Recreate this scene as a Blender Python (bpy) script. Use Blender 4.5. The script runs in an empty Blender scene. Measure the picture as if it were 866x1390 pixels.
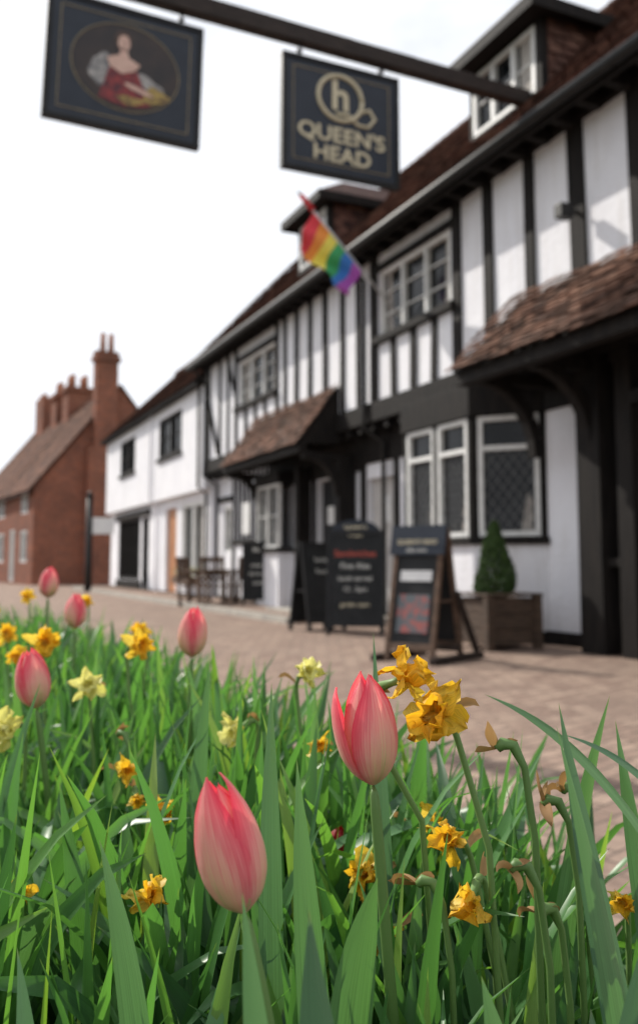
import bpy, math, random
from mathutils import Vector, Matrix, noise as mnoise
random.seed(11)
R=random.uniform
scene=bpy.context.scene
rad=math.radians

# ------------------------------------------------------------------ materials
def nt(name):
    m=bpy.data.materials.new(name); m.use_nodes=True
    n=m.node_tree; b=n.nodes['Principled BSDF']
    return m,n,b
def L(n,a,b): n.links.new(a,b)
def noise_node(n,scale,detail=5,vec=None,rough=.55):
    t=n.nodes.new('ShaderNodeTexNoise'); t.inputs['Scale'].default_value=scale
    t.inputs['Detail'].default_value=detail; t.inputs['Roughness'].default_value=rough
    if vec is not None: L(n,vec,t.inputs['Vector'])
    return t
def objvec(n,sc=(1,1,1)):
    tc=n.nodes.new('ShaderNodeTexCoord'); mp=n.nodes.new('ShaderNodeMapping')
    mp.inputs['Scale'].default_value=sc
    L(n,tc.outputs['Object'],mp.inputs['Vector']); return mp.outputs['Vector']
def ramp(n,fac,stops):
    r=n.nodes.new('ShaderNodeValToRGB'); e=r.color_ramp.elements
    while len(e)<len(stops): e.new(.5)
    for i,(p,c) in enumerate(stops):
        e[i].position=p; e[i].color=(c[0],c[1],c[2],1)
    L(n,fac,r.inputs['Fac']); return r.outputs['Color']
def mixc(n,fac,a,b,mode='MIX'):
    m=n.nodes.new('ShaderNodeMix'); m.data_type='RGBA'; m.blend_type=mode
    for s,val in ((m.inputs[0],fac),(m.inputs[6],a),(m.inputs[7],b)):
        if isinstance(val,(int,float)): s.default_value=val
        elif isinstance(val,tuple): s.default_value=(val[0],val[1],val[2],1)
        else: L(n,val,s)
    return m.outputs[2]
def math_n(n,op,a,b=0.):
    m=n.nodes.new('ShaderNodeMath'); m.operation=op
    for i,val in enumerate((a,b)):
        if isinstance(val,(int,float)): m.inputs[i].default_value=val
        else: L(n,val,m.inputs[i])
    return m.outputs[0]
def bump(n,b,h,strength=.4,dist=.01):
    bp=n.nodes.new('ShaderNodeBump'); bp.inputs['Strength'].default_value=strength
    bp.inputs['Distance'].default_value=dist
    L(n,h,bp.inputs['Height']); L(n,bp.outputs['Normal'],b.inputs['Normal'])
def mat(name,c1,c2=None,scale=4,rough=.7,bs=0,bscale=40,spec=.4,stretch=(1,1,1),metal=0,lo=.35,hi=.65,island=0):
    m,n,b=nt(name)
    c2=c2 or tuple(x*.75 for x in c1)
    v=objvec(n,stretch)
    t=noise_node(n,scale,4,v)
    col=ramp(n,t.outputs['Fac'],[(lo,c1),(hi,c2)])
    if island:
        g=n.nodes.new('ShaderNodeNewGeometry')
        mr=n.nodes.new('ShaderNodeMapRange'); L(n,g.outputs['Random Per Island'],mr.inputs['Value'])
        mr.inputs['To Min'].default_value=1-island; mr.inputs['To Max'].default_value=1+island
        cc=n.nodes.new('ShaderNodeCombineColor')
        for i in range(3): L(n,mr.outputs[0],cc.inputs[i])
        col=mixc(n,1.,col,cc.outputs[0],'MULTIPLY')
    L(n,col,b.inputs['Base Color'])
    b.inputs['Roughness'].default_value=rough; b.inputs['Specular IOR Level'].default_value=spec
    b.inputs['Metallic'].default_value=metal
    if bs:
        t2=noise_node(n,bscale,3,v); bump(n,b,t2.outputs['Fac'],bs,.01)
    return m

def wall_mat(name,c1,c2,stain):
    m,n,b=nt(name); v=objvec(n)
    t=noise_node(n,1.3,7,v); col=ramp(n,t.outputs['Fac'],[(.35,c1),(.7,c2)])
    v2=objvec(n,(3,3,.35)); t2=noise_node(n,2.2,6,v2)
    f=ramp(n,t2.outputs['Fac'],[(.50,(0,0,0)),(.8,(.5,.5,.5))])
    col=mixc(n,f,col,stain); L(n,col,b.inputs['Base Color'])
    b.inputs['Roughness'].default_value=.85
    t3=noise_node(n,14,5,v); bump(n,b,t3.outputs['Fac'],.5,.02)
    return m
M_white=wall_mat('limewash',(.80,.80,.83),(.71,.71,.75),(.48,.45,.42))
M_timber=mat('black_timber',(.008,.007,.007),(.018,.015,.013),6,.7,.6,30,.15,(4,4,.5))
M_blackpaint=mat('black_paint',(.007,.007,.008),(.014,.014,.015),5,.5,.15,20,.25)
M_frame=mat('white_window_paint',(.75,.75,.73),(.6,.6,.58),8,.5,.1,30)
def tile_mat(name,stops,moss=.35):
    m,n,b=nt(name); g=n.nodes.new('ShaderNodeNewGeometry')
    col=ramp(n,g.outputs['Random Per Island'],stops)
    v=objvec(n); t=noise_node(n,1.6,6,v)
    f=ramp(n,t.outputs['Fac'],[(.45,(0,0,0)),(.72,(moss,moss,moss))])
    col=mixc(n,f,col,(.06,.052,.042))
    t2=noise_node(n,35,3,v); col=mixc(n,.35,col,ramp(n,t2.outputs['Fac'],[(.3,(.3,.3,.3)),(.7,(1,1,1))]),'MULTIPLY')
    L(n,col,b.inputs['Base Color']); b.inputs['Roughness'].default_value=.9; b.inputs['Specular IOR Level'].default_value=.12
    bump(n,b,t2.outputs['Fac'],.4,.01)
    return m
M_tile=tile_mat('clay_roof_tiles',[(0,(.055,.032,.028)),(.35,(.11,.055,.043)),(.7,(.17,.085,.065)),(1,(.26,.15,.11))],.45)
M_tile2=tile_mat('canopy_tiles',[(0,(.07,.038,.028)),(.4,(.16,.083,.058)),(.75,(.24,.13,.09)),(1,(.09,.06,.05))],.5)
M_tile3=tile_mat('cottage_tiles',[(0,(.08,.04,.03)),(.5,(.16,.075,.05)),(1,(.24,.12,.08))],.35)
M_rooftop=mat('old_roof',(.11,.06,.05),(.05,.032,.03),9,.9,.5,30,.12)

def brick_mat(name,c1,c2,mortar,bw=.22,rh=.075,ms=.008,vertical=True,rot=0,stain=(.1,.08,.06),sf=.4):
    m,n,b=nt(name)
    tc=n.nodes.new('ShaderNodeTexCoord'); src=tc.outputs['Object']
    if vertical:
        sp=n.nodes.new('ShaderNodeSeparateXYZ'); L(n,src,sp.inputs[0])
        a=math_n(n,'ADD',sp.outputs[0],sp.outputs[1])
        cb=n.nodes.new('ShaderNodeCombineXYZ'); L(n,a,cb.inputs[0]); L(n,sp.outputs[2],cb.inputs[1]); src=cb.outputs[0]
    mp=n.nodes.new('ShaderNodeMapping'); mp.inputs['Rotation'].default_value=(0,0,rot); L(n,src,mp.inputs['Vector'])
    br=n.nodes.new('ShaderNodeTexBrick'); L(n,mp.outputs[0],br.inputs['Vector'])
    br.inputs['Scale'].default_value=1; br.inputs['Brick Width'].default_value=bw; br.inputs['Row Height'].default_value=rh
    br.inputs['Mortar Size'].default_value=ms; br.inputs['Mortar Smooth'].default_value=.3
    br.inputs['Color1'].default_value=(*c1,1); br.inputs['Color2'].default_value=(*c2,1); br.inputs['Mortar'].default_value=(*mortar,1)
    t=noise_node(n,.9,8,tc.outputs['Object'])
    f=ramp(n,t.outputs['Fac'],[(.42,(0,0,0)),(.7,(sf,sf,sf))])
    col=mixc(n,f,br.outputs['Color'],stain)
    t2=noise_node(n,25,4,tc.outputs['Object'])
    col=mixc(n,.6,col,ramp(n,t2.outputs['Fac'],[(.3,(.5,.5,.5)),(.7,(1.15,1.15,1.15))]),'MULTIPLY')
    L(n,col,b.inputs['Base Color']); b.inputs['Roughness'].default_value=.9; b.inputs['Specular IOR Level'].default_value=.15
    h=math_n(n,'SUBTRACT',math_n(n,'MULTIPLY',t2.outputs['Fac'],.5),br.outputs['Fac'])
    bump(n,b,h,.6,.008)
    return m
M_brick=brick_mat('red_brick',(.33,.105,.055),(.19,.062,.04),(.25,.19,.15),stain=(.11,.055,.04),sf=.6)
M_paving=brick_mat('block_paving',(.40,.295,.23),(.255,.175,.14),(.14,.11,.09),.18,.09,.007,False,rad(24.3+45),(.22,.165,.135),.55)
M_asphalt=mat('asphalt',(.17,.155,.14),(.12,.11,.10),3,.9,.6,120,.25)
M_ground=mat('grass_ground',(.06,.10,.03),(.10,.11,.05),.6,.95,.5,20)
M_stone=mat('stone',(.42,.39,.34),(.30,.28,.25),5,.85,.5,35,.3)
M_soil=mat('soil',(.06,.04,.025),(.03,.02,.013),12,.95,1,40,.2)
M_wood=mat('weathered_wood',(.15,.09,.06),(.07,.045,.03),8,.7,.5,25,.3,(1,1,6))
M_wood2=mat('dark_wood',(.040,.028,.023),(.018,.013,.011),8,.65,.4,25,.25,(1,1,6))
M_door=mat('brown_door',(.45,.2,.08),(.36,.15,.06),4,.5)
M_gold=mat('gold_leaf',(.62,.55,.38),(.50,.44,.30),20,.5,0,10,.5)
M_navy=mat('sign_navy',(.010,.015,.026),(.015,.021,.034),5,.4,.05,20,.35)
M_brown=mat('painting_ground',(.035,.022,.018),(.016,.012,.013),5,.45)
M_skin=mat('painted_skin',(.62,.42,.34),(.52,.33,.27),20,.5)
M_hairp=mat('painted_hair',(.08,.04,.03),(.05,.03,.02),20,.5)
M_lace=mat('painted_lace',(.38,.36,.34),(.10,.10,.11),14,.5)
M_redp=mat('painted_red',(.26,.03,.03),(.06,.012,.02),18,.5)
M_ochre=mat('painted_ochre',(.42,.30,.08),(.12,.07,.03),20,.5)
M_chalk=mat('chalk_board',(.010,.011,.012),(.018,.019,.020),6,.65,0,10,.25)
M_text=mat('chalk_lettering',(.6,.6,.56),(.45,.45,.42),30,.7)
M_textr=mat('red_lettering',(.5,.1,.07),(.4,.07,.05),30,.7)
M_poster=mat('poster',(.32,.10,.09),(.10,.12,.13),11,.6,lo=.45,hi=.55)
M_paper=mat('paper',(.7,.7,.68),(.6,.6,.6),9,.6)
M_topiary=mat('box_foliage',(.035,.075,.02),(.07,.12,.03),30,.7,0,10,.3,island=.6)
M_curtain=mat('curtain',(.45,.42,.38),(.2,.18,.17),5,.8,0,10,.3,(8,8,.5))
M_lead=mat('lead',(.20,.20,.20),(.13,.13,.13),10,.5)
M_metal=mat('iron',(.012,.012,.012),(.02,.02,.02),10,.5,0,10,.3)
M_terracotta=mat('terracotta',(.35,.14,.07),(.25,.09,.05),10,.8)
def glass_mat():
    m,n,b=nt('window_glass'); v=objvec(n)
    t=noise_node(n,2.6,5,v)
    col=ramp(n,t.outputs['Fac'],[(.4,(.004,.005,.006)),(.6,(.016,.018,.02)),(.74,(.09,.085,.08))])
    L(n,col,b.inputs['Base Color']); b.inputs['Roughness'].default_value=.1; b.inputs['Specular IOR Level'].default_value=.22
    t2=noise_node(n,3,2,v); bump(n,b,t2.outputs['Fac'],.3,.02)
    return m
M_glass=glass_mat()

def plant_mat(name,stops,rough=.45,trans=.35,streak=True,tcol=(1.,1.15,.5),spec=.4,tip=(.22,.26,.08)):
    m,n,b=nt(name); g=n.nodes.new('ShaderNodeNewGeometry')
    col=ramp(n,g.outputs['Random Per Island'],stops)
    uv=n.nodes.new('ShaderNodeTexCoord').outputs['UV']
    if streak:
        mp=n.nodes.new('ShaderNodeMapping'); mp.inputs['Scale'].default_value=(14,.8,1); L(n,uv,mp.inputs[0])
        t=noise_node(n,3,2,mp.outputs[0])
        s=ramp(n,t.outputs['Fac'],[(.3,(.74,.74,.74)),(.7,(1.15,1.15,1.15))])
        col=mixc(n,1.,col,s,'MULTIPLY')
        if tip:
            sp=n.nodes.new('ShaderNodeSeparateXYZ'); L(n,uv,sp.inputs[0])
            tipf=ramp(n,sp.outputs[1],[(.0,(.75,.75,.75)),(.05,(.4,.4,.4)),(.3,(0,0,0)),(.975,(0,0,0)),(1.,(.6,.6,.6))])
            col=mixc(n,tipf,col,tip)
    L(n,col,b.inputs['Base Color']); b.inputs['Roughness'].default_value=rough; b.inputs['Specular IOR Level'].default_value=spec
    tr=n.nodes.new('ShaderNodeBsdfTranslucent'); L(n,mixc(n,1.,col,tcol,'MULTIPLY'),tr.inputs['Color'])
    mx=n.nodes.new('ShaderNodeMixShader'); mx.inputs[0].default_value=trans
    L(n,b.outputs[0],mx.inputs[1]); L(n,tr.outputs[0],mx.inputs[2])
    L(n,mx.outputs[0],n.nodes['Material Output'].inputs['Surface'])
    return m
M_leaf=plant_mat('daffodil_leaf',[(0,(.045,.12,.05)),(.35,(.08,.195,.065)),(.7,(.105,.255,.09)),(.9,(.15,.31,.08)),(1,(.24,.36,.07))],.38,.44,tcol=(1.25,1.4,.5),spec=.55)
M_leaf2=plant_mat('tulip_leaf',[(0,(.085,.17,.11)),(.6,(.105,.215,.11)),(1,(.12,.25,.09))],.40,.35,spec=.55)
M_small=plant_mat('undergrowth_leaf',[(0,(.07,.14,.02)),(.5,(.12,.25,.03)),(1,(.2,.32,.06))],.5,.4,False)
M_stem=plant_mat('stem_green',[(0,(.10,.19,.05)),(1,(.16,.27,.08))],.5,.15,False)
M_yellow=plant_mat('daffodil_petal',[(0,(.86,.52,.04)),(.5,(.88,.62,.07)),(1,(.88,.74,.20))],.5,.5,True,(1.05,1,.6),tip=None)
M_orange=plant_mat('daffodil_corona',[(0,(.86,.42,.02)),(1,(.87,.54,.04))],.5,.5,True,(1.05,1,.6),tip=None)
M_pale=plant_mat('pale_daffodil_petal',[(0,(.80,.74,.18)),(1,(.82,.78,.34))],.5,.45,True,(1,1,.8),tip=None)
M_dry=plant_mat('dried_petal',[(0,(.28,.16,.07)),(1,(.45,.28,.12))],.8,.3,False,(1,.9,.7))
def tulip_mat(name,dark=False):
    m,n,b=nt(name); uv=n.nodes.new('ShaderNodeTexCoord').outputs['UV']
    sp=n.nodes.new('ShaderNodeSeparateXYZ'); L(n,uv,sp.inputs[0])
    e=math_n(n,'ABSOLUTE',math_n(n,'SUBTRACT',math_n(n,'MULTIPLY',sp.outputs[0],2.),1.))
    mp=n.nodes.new('ShaderNodeMapping'); mp.inputs['Scale'].default_value=(18,.7,1); L(n,uv,mp.inputs[0])
    t=noise_node(n,2.4,5,mp.outputs[0],.62)
    e2=math_n(n,'POWER',e,1.5)
    f=math_n(n,'ADD',math_n(n,'MULTIPLY',e2,.50),math_n(n,'MULTIPLY',sp.outputs[1],.52))
    f=math_n(n,'ADD',f,math_n(n,'MULTIPLY',math_n(n,'SUBTRACT',t.outputs['Fac'],.5),.7))
    if dark: st=[(0,(.35,.02,.02)),(.5,(.5,.012,.02)),(1,(.45,.008,.015))]
    else: st=[(.0,(.56,.60,.26)),(.14,(.80,.67,.40)),(.32,(.87,.52,.42)),(.48,(.87,.29,.30)),(.72,(.85,.11,.17)),(1.,(.78,.035,.09))]
    col=ramp(n,f,st)
    v=ramp(n,t.outputs['Fac'],[(.35,(1,1,1)),(.62,(.88,.76,.76))]); col=mixc(n,.8,col,v,'MULTIPLY')
    L(n,col,b.inputs['Base Color']); b.inputs['Roughness'].default_value=.4; b.inputs['Specular IOR Level'].default_value=.4
    b.inputs['Sheen Weight'].default_value=.15
    bump(n,b,t.outputs['Fac'],.4,.0015)
    tr=n.nodes.new('ShaderNodeBsdfTranslucent'); L(n,mixc(n,1.,col,(1.1,.8,.78),'MULTIPLY'),tr.inputs['Color'])
    mx=n.nodes.new('ShaderNodeMixShader'); mx.inputs[0].default_value=.42
    L(n,b.outputs[0],mx.inputs[1]); L(n,tr.outputs[0],mx.inputs[2])
    L(n,mx.outputs[0],n.nodes['Material Output'].inputs['Surface'])
    return m
M_tulip=tulip_mat('tulip_petal'); M_tulipred=tulip_mat('red_tulip_petal',True)

# ------------------------------------------------------------------ mesh helper
class M:
    def __init__(s,fr=None):
        s.v=[];s.f=[];s.uv=[];s.mi=[];s.cur=0
        s.o,s.ux,s.n=(Vector((0,0,0)),Vector((1,0,0)),Vector((0,1,0))) if fr is None else fr
    def p(s,a,b,c): return s.o+s.ux*a+s.n*b+Vector((0,0,c))
    def add(s,vs,fs,uvs=None):
        k=len(s.v); s.v+= [tuple(x) for x in vs]; s.uv+= uvs if uvs else [(0,0)]*len(vs)
        for f in fs: s.f.append(tuple(i+k for i in f)); s.mi.append(s.cur)
    def box(s,a0,a1,b0,b1,c0,c1):
        P=[s.p(a,b,c) for c in (c0,c1) for b in (b0,b1) for a in (a0,a1)]
        s.add(P,[(0,2,3,1),(4,5,7,6),(0,1,5,4),(2,6,7,3),(0,4,6,2),(1,3,7,5)])
    def beam(s,p0,p1,w,h,up=(0,0,1)):
        p0=s.p(*p0);p1=s.p(*p1); d=(p1-p0).normalized(); up=Vector(up)
        if abs(d.dot(up))>.98: up=s.n
        x=d.cross(up).normalized(); y=x.cross(d).normalized()
        P=[q+x*i*w/2+y*j*h/2 for q in (p0,p1) for j in (-1,1) for i in (-1,1)]
        s.add(P,[(0,2,3,1),(4,5,7,6),(0,1,5,4),(2,6,7,3),(0,4,6,2),(1,3,7,5)])
    def tube(s,pts,rs,n=8,cap=True):
        pts=[s.p(*p) for p in pts]; 
        if isinstance(rs,(int,float)): rs=[rs]*len(pts)
        V=[];prev=None
        for i,q in enumerate(pts):
            d=(pts[min(i+1,len(pts)-1)]-pts[max(i-1,0)]).normalized()
            ref=prev if prev is not None else (Vector((0,0,1)) if abs(d.z)<.9 else Vector((1,0,0)))
            x=(ref-d*ref.dot(d)).normalized(); prev=x; y=d.cross(x)
            for k in range(n):
                a=2*math.pi*k/n; V.append(q+(x*math.cos(a)+y*math.sin(a))*rs[i])
        F=[]
        for i in range(len(pts)-1):
            for k in range(n):
                F.append((i*n+k,i*n+(k+1)%n,(i+1)*n+(k+1)%n,(i+1)*n+k))
        if cap: F.append(tuple(range(n-1,-1,-1))); F.append(tuple((len(pts)-1)*n+k for k in range(n)))
        s.add(V,F)
    def poly(s,pts): s.add([s.p(*p) for p in pts],[tuple(range(len(pts)))])
    def wall(s,a0,a1,c0,c1,b,ops=(),depth=.12):
        A=sorted({a0,a1,*[o[0] for o in ops],*[o[1] for o in ops]}); C=sorted({c0,c1,*[o[2] for o in ops],*[o[3] for o in ops]})
        for i in range(len(A)-1):
            for j in range(len(C)-1):
                ma=(A[i]+A[i+1])/2; mc=(C[j]+C[j+1])/2
                if any(o[0]<ma<o[1] and o[2]<mc<o[3] for o in ops): continue
                s.poly([(A[i],b,C[j]),(A[i+1],b,C[j]),(A[i+1],b,C[j+1]),(A[i],b,C[j+1])])
        for o in ops:
            x0,x1,z0,z1=o
            for q in ([(x0,z0),(x1,z0)],[(x1,z0),(x1,z1)],[(x1,z1),(x0,z1)],[(x0,z1),(x0,z0)]):
                s.poly([(q[0][0],b,q[0][1]),(q[1][0],b,q[1][1]),(q[1][0],b-depth,q[1][1]),(q[0][0],b-depth,q[0][1])])
    def build(s,name,mats,parent=None,smooth=False,bevel=0):
        me=bpy.data.meshes.new(name); me.from_pydata(s.v,[],s.f)
        if not isinstance(mats,(list,tuple)): mats=[mats]
        for m in mats: me.materials.append(m)
        me.polygons.foreach_set('material_index',s.mi)
        ul=me.uv_layers.new(name='UVMap'); 
        li=[0]*len(me.loops); me.loops.foreach_get('vertex_index',li)
        fl=[]; 
        for i in li: fl+=s.uv[i]
        ul.data.foreach_set('uv',fl)
        me.polygons.foreach_set('use_smooth',[smooth]*len(me.polygons))
        me.update()
        ob=bpy.data.objects.new(name,me); scene.collection.objects.link(ob)
        if parent: ob.parent=parent
        if bevel:
            bm=ob.modifiers.new('bevel','BEVEL'); bm.width=bevel; bm.segments=2; bm.limit_method='ANGLE'
        return ob
def root(name,loc=(0,0,0),rz=0):
    e=bpy.data.objects.new(name,None); e.empty_display_size=.2; e.location=loc; e.rotation_euler=(0,0,rz)
    scene.collection.objects.link(e); return e
def text(parent,name,s,loc,size,m,rot=(rad(90),0,0),ext=.003,align='CENTER',sx=1,off=.008):
    c=bpy.data.curves.new(name,'FONT'); c.body=s; c.size=size; c.extrude=ext; c.align_x=align; c.align_y='CENTER'; c.offset=size*off
    c.materials.append(m); o=bpy.data.objects.new(name,c); o.location=loc; o.rotation_euler=rot; o.scale=(sx,1,1); o.parent=parent
    scene.collection.objects.link(o); return o

D=Vector((-.4116,.9113,0)).normalized(); N=Vector((-D.y,D.x,0)); P0=Vector((2.6,8.5,0))
FANG=math.atan2(D.y,D.x)
def W(s,t,z=0): return P0+D*s+N*t+Vector((0,0,z))

# ------------------------------------------------------------------ tiles
def tiles(m,p0,along,up,la,lu,tw=.17,g=.105,jit=.006):
    nrm=along.cross(up).normalized()
    if nrm.z<0: nrm=-nrm
    nr=int(lu/g); nc=int(la/tw)+1
    for r in range(nr):
        off=(r%2)*tw/2
        for c in range(nc+1):
            a=c*tw-off; a0=max(0,a+.003); a1=min(la,a+tw-.003)
            if a1-a0<.02: continue
            sag=-.035*math.sin(a*.55+.4)*math.sin(math.pi*min(1,r/nr+.05))-.02*math.sin(a*1.7)*(r/nr)
            j=R(-jit,jit)
            b0=p0+up*(r*g+R(-.004,.004)); k0=nrm*(.030+j+sag+R(0,.006)); k1=nrm*(.006+j+sag)
            th=nrm*-.014
            q=[b0+along*a0+k0,b0+along*a1+k0+nrm*R(-.003,.003),b0+up*(g*1.25)+along*a1+k1,b0+up*(g*1.25)+along*a0+k1]
            m.add(q+[x+th for x in q[:2]],[(0,1,2,3),(0,4,5,1)])
def window(G,Fm,Gl,a0,a1,c0,c1,n=2,b=0,fr=.05,bars=0,depth=.09,transom=None,curt=None,vb=0):
    g=b-depth
    Gl.poly([(a0,g,c0),(a1,g,c0),(a1,g,c1),(a0,g,c1)])
    f0,f1=g+.004,b-.02
    Fm.box(a0,a1,f0,f1,c0,c0+fr); Fm.box(a0,a1,f0,f1,c1-fr,c1)
    w=(a1-a0)/n
    for i in range(n+1):
        x=a0+i*w; x0=max(a0,x-fr*.6); x1=min(a1,x+fr*.6)
        if i==0:x1=a0+fr
        if i==n:x0=a1-fr
        Fm.box(x0,x1,f0,f1+.004,c0+fr,c1-fr)
    if transom: Fm.box(a0+fr,a1-fr,f0,f1+.002,transom-fr*.5,transom+fr*.5)
    for k in range(1,bars+1):
        z=c0+(c1-c0)*k/(bars+1); Fm.box(a0+fr,a1-fr,f0,f0+.025,z-.010,z+.010)
    if vb:
        for i in range(n):
            for k in range(1,vb+1):
                x=a0+w*i+w*k/(vb+1); Fm.box(x-.009,x+.009,f0,f0+.022,c0+fr,c1-fr)
    if curt is not None:
        for (x0,x1) in curt: 
            G.poly([(x0,g+.003,c0+fr),(x1,g+.003,c0+fr),(x1-.03,g+.003,c1-fr),(x0+.02,g+.003,c1-fr)])
def lattice(Lm,a0,a1,c0,c1,b,st=.13,w=.010):
    k=1.35
    def seg(p,q):
        (x0,z0),(x1,z1)=p,q; Lm.beam((x0,b,z0),(x1,b,z1),.006,w,up=Lm.n)
    H=(c1-c0); Wd=a1-a0
    i=-int(H/k/st)-1
    while i*st<Wd+H/k:
        for sgn in (1,-1):
            x0=a0+i*st
            if sgn==1:
                za=max(c0,c0+(a0-x0)*k); zb=min(c1,c0+(a1-x0)*k)
            else:
                za=max(c0,c0+(x0-a1)*k); zb=min(c1,c0+(x0-a0)*k)
            if zb-za>.03:
                seg((x0+sgn*(za-c0)/k,za),(x0+sgn*(zb-c0)/k,zb))
        i+=1

# ================================================================== PUB
pub=root('timber_framed_pub',P0,FANG)
SX0,SX1=-5.0,12.45
Wm=M(); T=M(); Fm=M(); Gl=M(); Ld=M(); Cu=M()
upw=[(2.36,4.22,4.05,5.0),(8.25,10.3,4.03,4.95),(-4.2,-2.6,4.05,5.0)]
Wm.wall(SX0,SX1,2.9,5.4,0,upw)
Wm.wall(SX0,SX1,0,2.9,-.3,[(4.35,5.2,.12,2.12),(5.75,7.05,.12,2.25),(11.6,12.1,1.1,2.1),(-2.2,-1.2,.1,2.2),(-4.4,-2.8,.9,2.3)],.15)
for s_ in (SX0,SX1):
    Wm.poly([(s_,-.3,0),(s_,-6.2,0),(s_,-6.2,2.9),(s_,-.3,2.9)])
    Wm.poly([(s_,0,2.9),(s_,-6.2,2.9),(s_,-6.2,5.4),(s_,-3.05,8.72),(s_,0,5.4)])
Wm.poly([(SX0,-6.2,0),(SX1,-6.2,0),(SX1,-6.2,5.4),(SX0,-6.2,5.4)])
for (a,b,c,d),nn,cu in zip(upw,(3,3,3),([(2.45,2.62),(3.98,4.12)],[(8.35,8.6),(9.9,10.15)],None)):
    window(Cu,Fm,Gl,a+.02,b-.02,c,d,nn,0,.05,2,vb=0,curt=cu)
    T.box(a-.12,b+.12,-.01,.09,c-.10,c-.002)
    T.box(a-.10,b+.10,-.01,.045,d+.002,d+.10)
def stud(s_,w=.13,z0=3.16,z1=5.28,l=0):
    T.beam((s_+R(-.015,.015),.008,z0),(s_+R(-.03,.03)+l,.008,z1),.05,w+R(-.015,.015),up=(1,0,0))
for s_,w in [(-5,.2),(-4.35,.16),(-2.45,.16),(-1.6,.16),(-.78,.18),(0.02,.21),(.78,.17),(1.55,.19),(2.22,.2),(4.36,.2),(4.85,.13),(5.4,.14),(6.02,.15),(6.65,.14),(7.25,.14),(7.75,.13),(8.13,.15),(10.43,.15),(10.95,.13),(11.5,.13),(12.36,.2)]:
    stud(s_,w)
for s_ in (2.75,3.28,3.8): stud(s_,.14,3.16,3.95)
for s_ in (8.75,9.3,9.85): stud(s_,.13,3.16,3.93)
T.beam((11.55,.01,3.2),(12.3,.01,4.5),.045,.13,up=(0,1,0))
T.beam((10.5,.012,4.4),(10.98,.012,5.2),.045,.1,up=(0,1,0))
T.box(SX0-.05,SX1+.03,-.35,.07,2.86,3.14)
T.box(SX0-.05,SX1+.03,-.02,.06,5.26,5.42)
for i in range(44):
    s_=SX0+.2+i*.4; T.box(s_-.05,s_+.05,-.28,.03,2.74,2.855)
T.box(SX0-.2,SX1+.2,.34,.38,5.20,5.40)
for i in range(46):
    s_=SX0+i*.385; T.box(s_-.045,s_+.045,.061,.335,5.20,5.34)
T.poly([(SX0,.0,5.43),(SX1,.0,5.43),(SX1,.34,5.37),(SX0,.34,5.37)])
g=M(); g.tube([(SX0-.2,.44,5.30),(SX1+.2,.44,5.27)],.062,10); 
for s_ in (12.3,-.55+5.05): g.tube([(s_,.44,5.28),(s_,.3,5.1),(s_,.10,4.95),(s_,.10,3.2),(s_,.12,2.8),(s_,-.2,2.6),(s_,-.2,.1)],.035,8)
g.build('gutter_and_downpipes',M_metal,pub,True)
def gst(s_,w=.13,z0=.0,z1=2.86,b=-.3): T.box(s_-w/2,s_+w/2,b-.02,b+.035,z0,z1)
for s_,w in [(.42,.12),(3.72,.14),(4.27,.13),(5.3,.16),(5.66,.13),(7.14,.13),(9.25,.14),(-1.1,.14),(-2.3,.14),(-2.7,.14),(-4.6,.16),(11.4,.12)]: gst(s_,w)
for i in range(8): gst(9.5+i*.27,.11,1.35,2.86)
T.box(9.3,11.45,-.31,-.25,1.24,1.345)
T.box(SX0,SX1,-.31,-.27,0,.14)
T.box(11.35,12.45,-.31,-.255,2.2,2.32)
T.box(5.3,9.25,-.3,-.262,2.27,2.85); T.box(3.72,5.3,-.3,-.262,2.35,2.85)
T.box(.42,.98,-.3,-.262,2.5,2.85); T.box(-.2,.42,-.3,-.262,2.3,2.85)
T.box(-.22,.10,-.26,.06,0,2.86); T.box(-.62,-.42,-.28,.04,0,2.86); T.box(-.88,-.80,-.28,-.2,0,2.86)
T.box(-1.15,-.62,-.1,.05,2.3,2.42)
T.box(-.42,-.22,-.275,.0,.82,.9)
def brace(s_,t0,z0,t1,z1,w=.12):
    pts=[]
    for i in range(7):
        a=i/6*math.pi/2; pts.append((s_,t0+(t1-t0)*(1-math.cos(a)),z0+(z1-z0)*math.sin(a)))
    for i in range(6): T.beam(pts[i],pts[i+1],w,.13,up=(1,0,0))
for s_ in (-.05,.78,-2.4,-4.4): 
    brace(s_,0,1.95,.72,2.74); T.box(s_-.07,s_+.07,-.25,.8,2.7,2.82)
T.box(-5,.98,.72,.86,2.68,2.82)
T.poly([(-5,0,3.70),(.98,0,3.70),(.98,.9,2.80),(-5,.9,2.80)])
T.poly([(.97,0,3.72),(.97,.0,2.9),(.97,.88,2.80)])
T.poly([(5.57,0,3.58),(9.2,0,3.58),(9.2,.7,2.66),(5.57,.7,2.66)])
T.poly([(5.56,0,3.6),(5.56,0,2.7),(5.56,.7,2.66)]); T.poly([(9.21,0,3.6),(9.21,0,2.7),(9.21,.7,2.66)])
T.box(5.55,9.25,.56,.68,2.54,2.66)
for s_ in (5.62,9.12): 
    brace(s_,0,1.9,.55,2.52,.11); T.box(s_-.06,s_+.06,-.3,.6,2.44,2.54); T.box(s_-.07,s_+.07,-.28,0,0,2.5)
T.box(7.2,7.34,-.25,.0,0,2.5)
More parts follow.
